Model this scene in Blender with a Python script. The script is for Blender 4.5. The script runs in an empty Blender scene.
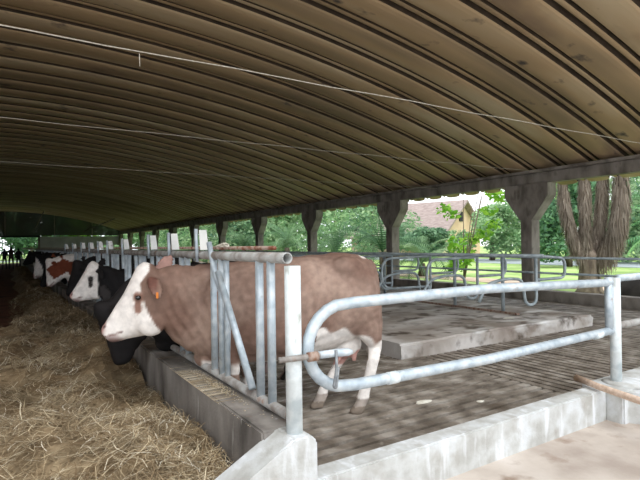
import bpy, bmesh, math, random
from mathutils import Vector, Matrix, noise
random.seed(7)
PI = math.pi
S = bpy.context.scene
COL = S.collection

# ---------------- camera ----------------
cam = bpy.data.cameras.new('camera'); co = bpy.data.objects.new('camera', cam); COL.objects.link(co)
cam.sensor_width = 36; cam.lens = 36 * 500 / 640; cam.clip_end = 500
yaw, roll, pitch = math.radians(32.2), math.radians(0.82), math.radians(0.4125)
Fv = Vector((math.sin(yaw)*math.cos(pitch), math.cos(yaw)*math.cos(pitch), math.sin(pitch)))
Rv = Vector((math.cos(yaw), -math.sin(yaw), 0)); Uv = Rv.cross(Fv)
R2 = Rv*math.cos(roll) - Uv*math.sin(roll); U2 = Rv*math.sin(roll) + Uv*math.cos(roll)
co.matrix_world = Matrix(((R2.x, U2.x, -Fv.x, 0), (R2.y, U2.y, -Fv.y, 0), (R2.z, U2.z, -Fv.z, 1.5), (0, 0, 0, 1)))
S.camera = co

# ---------------- light ----------------
W = bpy.data.worlds.new('overcast_sky'); S.world = W; W.use_nodes = True
nt = W.node_tree; nt.nodes.clear()
bgn = nt.nodes.new('ShaderNodeBackground'); wo = nt.nodes.new('ShaderNodeOutputWorld')
tc = nt.nodes.new('ShaderNodeTexCoord'); nz = nt.nodes.new('ShaderNodeTexNoise'); cr = nt.nodes.new('ShaderNodeValToRGB')
nz.inputs['Scale'].default_value = 2.5; nz.inputs['Detail'].default_value = 5
cr.color_ramp.elements[0].position = .3; cr.color_ramp.elements[0].color = (.78, .87, 1, 1)
cr.color_ramp.elements[1].position = .65; cr.color_ramp.elements[1].color = (1, 1, 1, 1)
nt.links.new(tc.outputs['Generated'], nz.inputs['Vector']); nt.links.new(nz.outputs['Fac'], cr.inputs['Fac'])
nt.links.new(cr.outputs['Color'], bgn.inputs['Color']); nt.links.new(bgn.outputs['Background'], wo.inputs['Surface'])
bgn.inputs['Strength'].default_value = 1.5
sun = bpy.data.lights.new('sun', 'SUN'); sun.energy = 1.2; sun.angle = math.radians(35); sun.color = (1, .97, .92)
so = bpy.data.objects.new('sun', sun); COL.objects.link(so)
so.rotation_euler = Vector((-.12, -.62, 1)).normalized().to_track_quat('Z', 'Y').to_euler()
S.view_settings.view_transform = 'Standard'; S.view_settings.look = 'None'
S.view_settings.gamma = 1; S.view_settings.use_curve_mapping = False
S.view_settings.exposure = 0.42
S.cycles.max_bounces = 10; S.cycles.diffuse_bounces = 4; S.cycles.transparent_max_bounces = 12

# ---------------- materials ----------------
def srgb(r, g, b):
    f = lambda c: (c/255/12.92) if c/255 <= .04045 else ((c/255+.055)/1.055)**2.4
    return (f(r), f(g), f(b), 1)
def mat(name, cols, scale=4, rough=.8, bump=.2, bscale=30, metal=0, stretch=(1, 1, 1), detail=6, lo=.35, hi=.65, extra=None, spec=.3, bdist=.01):
    m = bpy.data.materials.new(name); m.use_nodes = True; t = m.node_tree; N = t.nodes; L = t.links
    b = N['Principled BSDF']; b.inputs['Roughness'].default_value = rough; b.inputs['Metallic'].default_value = metal
    b.inputs['Specular IOR Level'].default_value = spec
    c = N.new('ShaderNodeTexCoord'); mp = N.new('ShaderNodeMapping'); mp.inputs['Scale'].default_value = stretch
    L.new(c.outputs['Object'], mp.inputs['Vector'])
    n = N.new('ShaderNodeTexNoise'); n.inputs['Scale'].default_value = scale; n.inputs['Detail'].default_value = detail
    L.new(mp.outputs['Vector'], n.inputs['Vector'])
    r = N.new('ShaderNodeValToRGB'); els = r.color_ramp.elements
    k = len(cols)
    while len(els) < k: els.new(.5)
    for i in range(k):
        els[i].position = lo + (hi-lo)*i/max(1, k-1); els[i].color = srgb(*cols[i])
    L.new(n.outputs['Fac'], r.inputs['Fac'])
    out = r.outputs['Color']
    for (c2, sc2, l2, h2, st2) in (extra or []):          # further stain layers
        mp2 = N.new('ShaderNodeMapping'); mp2.inputs['Scale'].default_value = st2; mp2.inputs['Location'].default_value = (sc2*3.1, sc2, 4)
        L.new(c.outputs['Object'], mp2.inputs['Vector'])
        n2 = N.new('ShaderNodeTexNoise'); n2.inputs['Scale'].default_value = sc2; n2.inputs['Detail'].default_value = 5
        L.new(mp2.outputs['Vector'], n2.inputs['Vector'])
        r2 = N.new('ShaderNodeMapRange'); r2.inputs['From Min'].default_value = l2; r2.inputs['From Max'].default_value = h2
        L.new(n2.outputs['Fac'], r2.inputs['Value'])
        mx = N.new('ShaderNodeMix'); mx.data_type = 'RGBA'
        L.new(r2.outputs['Result'], mx.inputs[0]); L.new(out, mx.inputs[6]); mx.inputs[7].default_value = srgb(*c2)
        out = mx.outputs[2]
    L.new(out, b.inputs['Base Color'])
    if bump:
        n3 = N.new('ShaderNodeTexNoise'); n3.inputs['Scale'].default_value = bscale; n3.inputs['Detail'].default_value = 6
        L.new(c.outputs['Object'], n3.inputs['Vector'])
        bp = N.new('ShaderNodeBump'); bp.inputs['Strength'].default_value = bump; bp.inputs['Distance'].default_value = bdist
        L.new(n3.outputs['Fac'], bp.inputs['Height']); L.new(bp.outputs['Normal'], b.inputs['Normal'])
    return m
def attrmat(name, attr, rough=.7, bump=.3, bscale=120, var=.12, trans=0, vscale=25):
    m = bpy.data.materials.new(name); m.use_nodes = True; t = m.node_tree; N = t.nodes; L = t.links
    b = N['Principled BSDF']; b.inputs['Roughness'].default_value = rough; b.inputs['Specular IOR Level'].default_value = .25
    a = N.new('ShaderNodeAttribute'); a.attribute_name = attr
    c = N.new('ShaderNodeTexCoord'); n = N.new('ShaderNodeTexNoise'); n.inputs['Scale'].default_value = vscale; n.inputs['Detail'].default_value = 5
    L.new(c.outputs['Object'], n.inputs['Vector'])
    mr = N.new('ShaderNodeMapRange'); mr.inputs['To Min'].default_value = 1-var*2; mr.inputs['To Max'].default_value = 1+var
    mr.inputs['From Min'].default_value = .3; mr.inputs['From Max'].default_value = .7
    L.new(n.outputs['Fac'], mr.inputs['Value'])
    v = N.new('ShaderNodeVectorMath'); v.operation = 'SCALE'; L.new(a.outputs['Color'], v.inputs[0]); L.new(mr.outputs['Result'], v.inputs['Scale'])
    L.new(v.outputs['Vector'], b.inputs['Base Color'])
    if bump:
        n3 = N.new('ShaderNodeTexNoise'); n3.inputs['Scale'].default_value = bscale
        L.new(c.outputs['Object'], n3.inputs['Vector'])
        bp = N.new('ShaderNodeBump'); bp.inputs['Strength'].default_value = bump; bp.inputs['Distance'].default_value = .006
        L.new(n3.outputs['Fac'], bp.inputs['Height']); L.new(bp.outputs['Normal'], b.inputs['Normal'])
    if trans:
        tr = N.new('ShaderNodeBsdfTranslucent'); L.new(v.outputs['Vector'], tr.inputs['Color'])
        ms = N.new('ShaderNodeMixShader'); ms.inputs[0].default_value = trans
        L.new(b.outputs[0], ms.inputs[1]); L.new(tr.outputs[0], ms.inputs[2]); L.new(ms.outputs[0], N['Material Output'].inputs['Surface'])
    return m
M = {}
M['roof'] = mat('roof_sheet', [(154, 136, 110), (188, 162, 128), (202, 184, 154)], 1.0, .75, .04, 20, stretch=(.06, 1.3, 1), lo=.32, hi=.68, detail=2,
                extra=[((132, 112, 98), .8, .60, .78, (.5, 1.0, 1)), ((88, 80, 78), 1.9, .655, .75, (.9, 1.3, 1))])
M['groove_shade'] = mat('roof_groove_shade', [(64, 55, 46), (84, 72, 60)], 4, .9, 0)  # dark colour paints the shade inside the grooves between roof pans
M['steel'] = mat('galvanised_pipe', [(160, 174, 184), (184, 196, 204), (206, 214, 218)], 14, .5, .12, 60, metal=.25, lo=.3, hi=.7,
                 extra=[((144, 128, 114), 9, .66, .78, (1, 1, 1))], spec=.5)
M['steel_far'] = mat('weathered_pipe', [(136, 148, 154), (176, 188, 192)], 6, .55, 0, metal=.25, spec=.5)
M['white_post'] = mat('whitewashed_pipe', [(196, 208, 212), (226, 234, 236), (208, 216, 216)], 8, .6, .15, 50,
                      extra=[((150, 150, 140), 12, .62, .75, (1, 1, .4))])
M['rust'] = mat('rusty_pipe', [(120, 74, 52), (168, 150, 138), (128, 90, 66)], 10, .8, .3, 60, metal=.1)
M['rail_grey'] = mat('old_grey_pipe', [(126, 118, 112), (158, 156, 152), (176, 178, 176)], 7, .6, .3, 60, metal=.15, extra=[((146, 108, 88), 9, .60, .75, (1, 1, 1))])
M['plate'] = mat('number_plate', [(214, 216, 212), (238, 238, 234)], 5, .6, .05, 40, extra=[((150, 140, 128), 9, .6, .72, (1, 1, 1))])
M['conc'] = mat('pale_concrete', [(172, 172, 168), (190, 192, 190), (204, 208, 210)], 6, .9, .4, 40,
                extra=[((152, 146, 136), 4, .58, .80, (1, 1, 1)), ((222, 226, 230), 6, .56, .72, (1.6, 1, .3))])
M['conc_wall'] = mat('stained_feed_wall', [(92, 88, 84), (132, 127, 122), (156, 151, 145)], 5, .9, .4, 40, stretch=(1, .6, .25),
                     extra=[((150, 122, 98), 3, .62, .75, (1, 1, .6)), ((172, 170, 166), 14, .66, .72, (1, 1, .15))])
M['conc_dark'] = mat('grey_concrete', [(106, 100, 93), (138, 132, 124), (156, 150, 142)], 3, .9, .3, 30, stretch=(1, 1, .5),
                     extra=[((94, 88, 80), 5, .6, .75, (1, 1, .4))])
M['slab'] = mat('bed_concrete', [(136, 124, 114), (172, 164, 156), (206, 202, 198)], 1.3, .7, .5, 14, lo=.32, hi=.62,
                extra=[((88, 76, 64), 3.2, .52, .66, (1, 1, 1)), ((222, 222, 220), 1.7, .54, .66, (.5, 1.4, 1))], spec=.5)
M['slat'] = mat('slatted_floor', [(100, 91, 81), (136, 127, 116), (174, 167, 158)], 4.5, .6, .6, 35, lo=.35, hi=.68,
                extra=[((88, 76, 64), 2.2, .55, .75, (1, 1, 1)), ((164, 156, 146), 10, .64, .74, (1, 1, 1))], spec=.5)
M['pit'] = mat('slurry_pit', [(22, 19, 16), (32, 28, 24)], 3, .5, 0)
M['apron'] = mat('apron_concrete', [(164, 152, 142), (190, 180, 170), (204, 196, 188)], 1.5, .9, .3, 30,
                 extra=[((146, 128, 114), 4, .58, .74, (1, 1, 1))])
M['feedfloor'] = mat('red_feed_floor', [(92, 62, 50), (124, 84, 68), (110, 74, 60)], 1.2, .9, .2, 20, extra=[((74, 62, 48), 3, .55, .7, (1, 1, 1))])
M['grass'] = mat('lawn_grass', [(134, 160, 92), (162, 190, 112), (186, 208, 136)], .35, .95, .5, 9, extra=[((116, 146, 80), 3, .5, .8, (1, 1, 1))])
M['path'] = mat('dirt_path', [(186, 160, 138), (206, 186, 166)], 1, .95, .3, 12)
M['road'] = mat('pale_road', [(150, 158, 164), (176, 184, 188)], .6, .9, .1, 12)
M['bark'] = mat('bark', [(74, 64, 56), (112, 100, 88), (134, 122, 110)], 6, .95, .8, 20, stretch=(1, 1, .25))
M['wall_white'] = mat('white_block_wall', [(190, 194, 192), (214, 218, 216)], 1, .9, .1, 10)
M['light_block_wall'] = mat('dark_light_block', [(44, 42, 38), (60, 57, 52)], .8, .9, .1, 10)
M['house_wall'] = mat('ochre_house_wall', [(218, 186, 158), (230, 202, 174)], .6, .9, 0)
M['house_roof'] = mat('brown_tile_roof', [(146, 130, 126), (172, 156, 150)], 2, .9, .3, 4, stretch=(1, 1, 4))
M['dark'] = mat('dark_opening', [(24, 24, 26), (34, 34, 36)], 3, .6, 0)
M['wood'] = mat('weathered_stick', [(200, 174, 152), (226, 204, 186)], 12, .9, .3, 60, stretch=(.3, 3, 3))
M['rope'] = mat('pale_rope', [(170, 164, 150), (206, 200, 186)], 30, .9, 0)
M['paper'] = mat('pale_scrap', [(214, 210, 196), (232, 230, 220)], 20, .9, .2, 80)
M['eye'] = mat('eye_black', [(12, 10, 10), (24, 20, 18)], 30, .12, 0, spec=.8)
M['tag'] = mat('ear_tag_yellow', [(226, 178, 54), (238, 196, 70)], 10, .5, 0)
M['tag_orange'] = mat('ear_tag_orange', [(214, 120, 48), (226, 140, 60)], 10, .5, 0)
M['chain'] = mat('hanging_strap', [(100, 106, 112), (150, 154, 156)], 20, .6, .2, 60, metal=.3)
M['rubber'] = mat('dark_rubber', [(34, 32, 31), (58, 54, 50)], 3, .85, .5, 14)
M['clothes_a'] = mat('dark_clothes', [(34, 36, 46), (46, 48, 58)], 8, .9, 0)
M['clothes_b'] = mat('brown_clothes', [(64, 52, 50), (80, 66, 62)], 8, .9, 0)
M['coat'] = attrmat('cow_coat', 'coat', .75, .35, 140, .10, vscale=18)
M['hay'] = attrmat('hay_straw', 'straw', .85, 0, var=.15, vscale=5)
M['leaf'] = attrmat('tree_leaves', 'leaf', .7, 0, var=.18, trans=.35, vscale=.8)
# shade netting of the far gable: dark cloth with open gaps
def netmat():
    m = bpy.data.materials.new('gable_netting'); m.use_nodes = True; t = m.node_tree; N = t.nodes; L = t.links
    b = N['Principled BSDF']; b.inputs['Base Color'].default_value = srgb(84, 84, 80); b.inputs['Roughness'].default_value = .9
    tr = N.new('ShaderNodeBsdfTransparent'); ms = N.new('ShaderNodeMixShader')
    c = N.new('ShaderNodeTexCoord'); n = N.new('ShaderNodeTexNoise'); n.inputs['Scale'].default_value = 1.6; L.new(c.outputs['Object'], n.inputs['Vector'])
    mr = N.new('ShaderNodeMapRange'); mr.inputs['From Min'].default_value = .35; mr.inputs['From Max'].default_value = .7
    mr.inputs['To Min'].default_value = .995; mr.inputs['To Max'].default_value = .93
    L.new(n.outputs['Fac'], mr.inputs['Value']); L.new(mr.outputs['Result'], ms.inputs[0])
    L.new(tr.outputs[0], ms.inputs[1]); L.new(b.outputs[0], ms.inputs[2]); L.new(ms.outputs[0], N['Material Output'].inputs['Surface'])
    return m
M['net'] = netmat()

# ---------------- helpers ----------------
def link(name, bm, m, parent=None, smooth=False, kind=None, loc=None):
    me = bpy.data.meshes.new(name)
    if bm is not None:
        bmesh.ops.recalc_face_normals(bm, faces=bm.faces[:]); bm.to_mesh(me); bm.free()
    if m: me.materials.append(M[m])
    if smooth:
        for p in me.polygons: p.use_smooth = True
    o = bpy.data.objects.new(name, me); COL.objects.link(o)
    if parent: o.parent = parent
    if kind: o['kind'] = kind
    if loc: o.location = loc
    return o
def empty(name, label, cat, loc=(0, 0, 0), rz=0, group=None):
    o = bpy.data.objects.new(name, None); COL.objects.link(o); o.location = loc; o.rotation_euler = (0, 0, rz)
    o['label'] = label; o['category'] = cat
    if group: o['group'] = group
    return o
def tag(o, label, cat, group=None, kind=None):
    o['label'] = label; o['category'] = cat
    if group: o['group'] = group
    if kind: o['kind'] = kind
    return o
def copy_tree(o, parent=None):
    c = o.copy(); COL.objects.link(c)
    if parent: c.parent = parent
    for ch in [x for x in o.children]: copy_tree(ch, c)
    return c
def box(bm, x0, x1, y0, y1, z0, z1, bev=0):
    r = bmesh.ops.create_cube(bm, size=1)
    for v in r['verts']:
        v.co = Vector(((x0+x1)/2+v.co.x*(x1-x0), (y0+y1)/2+v.co.y*(y1-y0), (z0+z1)/2+v.co.z*(z1-z0)))
    if bev:
        es = list({e for v in r['verts'] for e in v.link_edges})
        bmesh.ops.bevel(bm, geom=es, offset=bev, segments=2, affect='EDGES')
def boxo(name, m, x0, x1, y0, y1, z0, z1, bev=0, parent=None, kind=None):
    bm = bmesh.new(); box(bm, x0, x1, y0, y1, z0, z1, bev); return link(name, bm, m, parent, kind=kind)
def tube(bm, pts, r, seg=12, cap=True):
    pts = [Vector(p) for p in pts]; n = len(pts)
    rs = r if isinstance(r, (list, tuple)) else [r]*n
    rings = []; prev = None
    for i, p in enumerate(pts):
        d = (pts[min(i+1, n-1)] - pts[max(i-1, 0)]).normalized()
        if prev is None:
            a = d.cross(Vector((0, 0, 1)));
            if a.length < .1: a = d.cross(Vector((1, 0, 0)))
        else: a = prev - d*prev.dot(d)
        a.normalize(); b = d.cross(a); prev = a
        rings.append([bm.verts.new(p + (a*math.cos(2*PI*k/seg)+b*math.sin(2*PI*k/seg))*rs[i]) for k in range(seg)])
    for i in range(n-1):
        for k in range(seg):
            bm.faces.new((rings[i][k], rings[i][(k+1) % seg], rings[i+1][(k+1) % seg], rings[i+1][k]))
    if cap:
        bm.faces.new(rings[0][::-1]); bm.faces.new(rings[-1])
def openpipe(bm, pts, r, seg=14, wall=.006):      # pipe with a visible bore at the first end
    tube(bm, pts, r, seg, cap=False)
    a = Vector(pts[0]); d = (Vector(pts[1])-a).normalized()
    tube(bm, [a, a+d*.25], r-wall, seg, cap=False)
    bm.verts.ensure_lookup_table()
    vs = [v for v in bm.verts if abs((v.co-a).dot(d)) < 1e-5]
    inn = sorted([v for v in vs if (v.co-a).length < r-wall/2], key=lambda v: v.index); out = sorted([v for v in vs if (v.co-a).length >= r-wall/2], key=lambda v: v.index)
    for k in range(len(out)):
        try: bm.faces.new((out[k], out[(k+1) % len(out)], inn[(k+1) % len(out)], inn[k]))
        except Exception: pass
def rnd(pts, rad, seg=6):     # round the corners of a polyline
    P = [Vector(p) for p in pts]; out = [P[0]]
    for i in range(1, len(P)-1):
        a, b, c = P[i-1], P[i], P[i+1]
        r = min(rad, (a-b).length*.49, (c-b).length*.49)
        s = b+(a-b).normalized()*r; e = b+(c-b).normalized()*r
        for k in range(seg+1):
            t = k/seg; out.append(s*(1-t)**2 + b*2*t*(1-t) + e*t*t)
    out.append(P[-1]); return out
def pipe(name, m, pts, r, parent=None, seg=12):
    bm = bmesh.new(); tube(bm, pts, r, seg); return link(name, bm, m, parent, smooth=True)

# ---------------- structure ----------------
YE = 62.0; XE = 11.4
def roofz(x): return 5.38 - .0157*x*x
def make_roof():
    bm = bmesh.new(); per = .785
    prof = [(0, .0), (.03, -.02), (.10, -.034), (.18, -.04), (.26, -.042), (.34, -.04), (.42, -.034), (.49, -.02), (.515, .0), (.52, .081), (.585, .081), (.59, .045), (.605, .018), (.63, .008), (.665, .008), (.69, .018), (.702, .045), (.705, .081), (.775, .081), (.78, .061)]
    y = 1.75; ys = []
    while y < YE+.3:
        for a, h in prof: ys.append((y+a, h))
        y += per
    nx = 56; x0, x1 = -12.4, 12.35
    rows = []
    for (yy, h) in ys:
        rows.append([bm.verts.new((x0+(x1-x0)*i/nx, yy, roofz(x0+(x1-x0)*i/nx)+h)) for i in range(nx+1)])
    for j in range(len(rows)-1):
        groove_shade = max(ys[j][1], ys[j+1][1]) > .04
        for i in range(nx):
            f_ = bm.faces.new((rows[j][i], rows[j][i+1], rows[j+1][i+1], rows[j+1][i])); f_.material_index = 1 if groove_shade else 0
    o = link('ceiling', bm, 'roof', kind='structure'); o.data.materials.append(M['groove_shade'])
    s = o.modifiers.new('thickness', 'SOLIDIFY'); s.thickness = .008; s.offset = 0
    return o
make_roof()
# slatted alley: pit underneath, slats on top (two panel directions)
boxo('floor_slurry_pit', 'pit', 1.45, 11.4, 2.6, YE, -.3, -.1, kind='structure')
bm = bmesh.new(); y = 2.62; k = 0
while y < YE-.1:
    w = .086
    box(bm, 1.46, 4.62, y, y+w, -.1, 0+random.uniform(-.003, .003)); y += .128
x = 4.64
while x < 11.25:
    box(bm, x, x+.086, 2.62, 4.86, -.1, random.uniform(-.003, .003)); x += .125
x = 8.66
while x < 11.25:
    box(bm, x, x+.10, 4.88, YE-.1, -.1, random.uniform(-.003, .003)); x += .125
link('floor_slats', bm, 'slat', kind='structure')
boxo('floor_feed_alley', 'feedfloor', -12.4, 1.23, 2.0, YE, -.3, -.1, kind='structure')
boxo('floor_apron', 'apron', -30, 24, -14, 2.46, -.3, -.12, kind='structure')
boxo('lawn', 'grass', 11.65, 140, -20, 160, -.3, -.12, kind='structure')
boxo('lawn', 'grass', -60, 11.65, YE+.3, 160, -.3, -.13, kind='structure')
boxo('dirt_path', 'path', 15.9, 17.6, -12, 90, -.14, -.10, kind='structure')
boxo('pale_road', 'road', 30, 37, -12, 120, -.14, -.09, kind='structure')
boxo('pale_road', 'road', -60, 30, 68, 72, -.14, -.09, kind='structure')
boxo('wall_left_light_block', 'light_block_wall', -12.7, -12.4, 2.0, YE, -.3, 3.1, kind='structure')  # unseen wall, added to keep light out of the deep barn
# white far wall with two openings, header beam and netted gable
bm = bmesh.new()
def wb(x0, x1, z0, z1): box(bm, x0, x1, YE, YE+.2, z0, z1)
wb(3.2, 9.15, -.2, 2.7); wb(9.15, 10.0, -.2, 1.0); wb(9.15, 10.0, 1.7, 2.7); wb(10.0, 10.7, -.2, 2.7); wb(10.7, 11.35, -.2, 1.05); wb(10.7, 11.35, 1.7, 2.7); wb(11.35, 11.7, -.2, 2.7)
link('wall_far', bm, 'wall_white', kind='structure')
boxo('trim_1', 'dark', -12.4, 3.2, YE-.1, YE+.15, 2.62, 2.8, kind='structure')
bm = bmesh.new(); n = 40
for i in range(n):
    xa, xb = -12.3+24*i/n, -12.3+24*(i+1)/n
    va = [bm.verts.new((xa, YE+.05, 2.8)), bm.verts.new((xb, YE+.05, 2.8)), bm.verts.new((xb, YE+.05, max(2.81, roofz(xb)))), bm.verts.new((xa, YE+.05, max(2.81, roofz(xa))))]
    bm.faces.new(va)
link('wall_gable_netting', bm, 'net', kind='structure')
bm = bmesh.new()
for x in (-8, -4, 0, 4.6, 8.4): box(bm, x-.05, x+.05, YE-.05, YE+.03, 2.75, roofz(x))
link('trim_2', bm, 'conc_dark', kind='structure')
boxo('trim_3', 'conc_dark', 3.0, 3.2, YE-.1, YE+.2, -.2, 2.7, kind='structure')

# ---------------- eave beam and pillars ----------------
beam = boxo('eave_beam', 'conc_dark', XE-.12, XE+.16, 1.8, YE+.1, 2.93, 3.2, .02)
tag(beam, 'long grey concrete beam carrying the roof edge on the open side', 'beam')
boxo('ledge', 'conc_dark', XE-.2, XE+.1, 1.8, YE+.1, 3.2, 3.27, parent=beam)
PY = [2.6+5.38*i for i in range(12)]
ORD = ['', 'nearest and rightmost', 'second from the right', 'third from the right', 'fourth from the right', 'fifth from the right', 'sixth from the right', 'seventh from the right', 'eighth from the right', 'ninth from the right', 'tenth from the right', 'eleventh from the right']
def pillar_mesh():
    bm = bmesh.new(); box(bm, -.17, .17, -.16, .16, .25, 2.03, .015)
    return bm
def haunch_mesh():
    bm = bmesh.new(); prof = [(-.17, 2.02), (.17, 2.02), (.62, 2.62), (.62, 2.93), (-.62, 2.93), (-.62, 2.62)]
    a = [bm.verts.new((-.17, y, z)) for y, z in prof]; b = [bm.verts.new((.17, y, z)) for y, z in prof]
    bm.faces.new(a); bm.faces.new(b[::-1])
    for i in range(6): bm.faces.new((a[i], a[(i+1) % 6], b[(i+1) % 6], b[i]))
    return bm
p0 = None
for i in range(1, 12):
    if p0 is None:
        p0 = empty('concrete_pillar', 'x', 'pillar', (XE, PY[i], 0), group='pillars under the eave beam')
        link('shaft', pillar_mesh(), 'conc_dark', p0); link('haunched_head', haunch_mesh(), 'conc_dark', p0); o = p0
    else: o = copy_tree(p0); o.location = (XE, PY[i], 0)
    o['label'] = 'grey concrete pillar with splayed head under the eave beam, %s in view' % ORD[i]

# ---------------- curbs, feed wall, platform ----------------
c = boxo('front_curb', 'conc', 1.47, 4.56, 2.45, 2.61, -.2, .15, .012); tag(c, 'low pale concrete curb running under the tubular gate', 'curb')
c = boxo('side_curb', 'conc', 4.56, 9.5, 2.3, 2.68, -.2, .16, .015); tag(c, 'pale concrete curb continuing right of the gate post', 'curb')
bm = bmesh.new()
pr = [(4.62, 2.44), (4.56, 2.44), (4.66, 2.26), (5.3, .9), (5.7, 1.05), (5.2, 2.3)]
a = [bm.verts.new((x, y, -.2)) for x, y in pr]; b = [bm.verts.new((x, y, .15)) for x, y in pr]
bm.faces.new(a); bm.faces.new(b)
for i in range(6): bm.faces.new((a[i], a[(i+1) % 6], b[(i+1) % 6], b[i]))
c = link('return_curb', bm, 'conc'); tag(c, 'short concrete curb at lower right edge turning toward the viewer below the stick', 'curb')
c = boxo('feed_wall', 'conc_wall', 1.23, 1.47, 2.6, YE-.5, -.2, .43, .012); tag(c, 'long stained concrete feed wall between the hay and the cows', 'wall')
# sloping end block
bm = bmesh.new(); pr = [(.30, -.13), (1.48, -.13), (1.48, .39), (1.44, .43), (1.33, .43), (1.22, .37), (.45, -.04)]
a = [bm.verts.new((x, 2.40, z)) for x, z in pr]; b = [bm.verts.new((x, 2.62, z)) for x, z in pr]
bm.faces.new(a); bm.faces.new(b[::-1])
for i in range(len(pr)): bm.faces.new((a[i], a[(i+1) % len(pr)], b[(i+1) % len(pr)], b[i]))
bmesh.ops.bevel(bm, geom=bm.edges[:], offset=.012, segments=2, affect='EDGES')
c = link('sloping_end_block', bm, 'conc'); tag(c, 'pale concrete block with sloped top at the near end of the feed wall', 'block')
# far curb
c = boxo('boundary_curb', 'conc_dark', XE-.1, XE+.25, 1.6, YE-.4, -.2, .25, .02); tag(c, 'low grey concrete curb along the foot of the pillars', 'curb')
# platform
bm = bmesh.new(); box(bm, 4.27, 8.63, 4.87, YE-1, -.1, .2)
bmesh.ops.subdivide_edges(bm, edges=[e for e in bm.edges if abs(e.verts[0].co.x-e.verts[1].co.x) > 1], cuts=24)
fr = [e for e in bm.edges if abs(e.verts[0].co.y-e.verts[1].co.y) < .01 and abs(e.verts[0].co.y-4.87) < .01 and abs(e.verts[0].co.z-.2) < .01 and abs(e.verts[1].co.z-.2) < .01]
bmesh.ops.bevel(bm, geom=fr, offset=.03, segments=2, affect='EDGES')
for v in bm.verts:
    if v.co.y < 5 and v.co.z > .1: v.co += Vector((0, noise.noise(v.co*3)*.05, noise.noise(v.co*4+Vector((5, 0, 0)))*.02))
c = link('cubicle_platform', bm, 'slab'); tag(c, 'raised dirty concrete lying platform in the middle of the pen', 'platform')
c = boxo('brisket_strip', 'rust', 7.60, 7.66, 5.6, YE-2, .19, .225); tag(c, 'thin dark strip lying along the platform under the cubicle rails', 'strip')

# ---------------- outer rail fence ----------------
f = empty('outer_rail_fence', 'two dark horizontal pipe rails fixed along the pillars before the lawn', 'fence', (XE, 0, 0))
for z in (1.08, .70): pipe('rail', 'steel_far', [(.0-.2, 1.7, z), (-.2, YE-1, z)], .026, f, 8)
for i in range(1, 12):
    for z in (1.08, .70): boxo('bracket', 'steel_far', -.22, -.168, PY[i]-.05, PY[i]+.05, z-.03, z+.03, parent=f)

# ---------------- cubicle rails ----------------
cr_ = empty('cubicle_rail', 'long grey pipe rail on posts above the lying platform', 'rail', (7.62, 0, .2))
pipe('top_rail', 'steel_far', [(0, 5.1, 1.04), (0, YE-3, 1.02)], .032, cr_, 10)
for i, y in enumerate([5.95, 7.1, 9.3, 11.6, 14, 16.4, 18.8, 21.2, 23.6, 26, 30, 34, 38, 42]):
    pipe('post', 'steel_far', [(.05, y, 0), (.05, y, 1.04)], .032, cr_, 10)
def divider(y, label):
    d = empty('stall_divider', label, 'stall divider', (7.62, y, .2), group='tubular dividers on the lying platform')
    # rounded loop toward the pillar side
    pipe('outer_loop', 'steel_far', rnd([(0, 0, 1.04), (.86, 0, .98), (.86, 0, .63), (.02, 0, .63)], .16), .026, d, 10)
    # stirrup that drops and humps back over the lying place
    pipe('stirrup', 'steel_far', rnd([(.02, 0, 1.04), (.02, 0, .22), (-.28, 0, .22), (-.34, 0, .66), (-.8, 0, .69), (-1.25, 0, .62), (-1.42, 0, .36)], .16), .026, d, 10)
    pipe('inner_loop', 'steel_far', rnd([(0, 0, 1.0), (-1.3, 0, .98), (-1.3, 0, .38), (-.02, 0, .36)], .26), .026, d, 10) if y > 6 else None
    return d
ds = [(5.25, 'tubular cubicle divider nearest the gate, its rounded end loop before the big pillar'),
      (6.5, 'second tubular cubicle divider along the platform, with a big D-shaped loop'),
      (7.75, 'third tubular cubicle divider along the platform'), (9.0, 'fourth tubular cubicle divider along the platform near the second pillar'),
      (10.3, 'fifth tubular cubicle divider along the platform'), (11.6, 'sixth tubular cubicle divider along the platform behind the brown cow'), (13, 'seventh and farthest tubular cubicle divider')]
for y, l in ds: divider(y, l)

# ---------------- headlock fence ----------------
h = empty('headlock_fence', 'long galvanised headlock feeding fence on the feed wall', 'feeding fence', (1.43, 0, .43))
PIT = .86; YL = 58
bm = bmesh.new(); openpipe(bm, [(0, 2.64, .985), (0, 6, .985), (0, YL, .985)], .035, 14); link('top_rail', bm, 'rail_grey', h, True)
bm = bmesh.new(); openpipe(bm, [(0, 2.62, .045), (0, 6, .045), (0, YL, .045)], .031, 14); link('bottom_rail', bm, 'rail_grey', h, True)
pipe('locking_bar', 'rust', [(.05, 2.9, 1.045), (.05, YL, 1.045)], .014, h, 8)
centres = [2.95+PIT*k for k in range(62)]
for k, yc in enumerate(centres[:34]):
    for dy in (-.085, .085): 
        pipe('upright', 'steel', [(0.0, yc+dy, .05), (0.0, yc+dy, .97)], .028, h, 10)
# pivoting arm: straight lower leg and bent upper leg
for k, yc in enumerate(centres[:18]):
    if k == 1: continue
    y1 = yc + .30
    a = pipe('pivot_arm', 'steel', [(.035, y1+.25, 1.02), (.035, y1+.18, .7), (.035, y1+.28, .12)] if k else
             rnd([(-.02, 3.94, 1.09), (-.02, 3.82, .85), (.03, 3.66, .52), (.03, 3.72, .06)], .2), .024, h, 8)
b = pipe('locking_arm', 'steel', [(-.03, 3.72, .86), (-.03, 3.10, .10)], .026, h, 10)
pipe('upright', 'steel', [(0, 3.62, .05), (0, 3.62, .97)], .022, h, 10)
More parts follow.
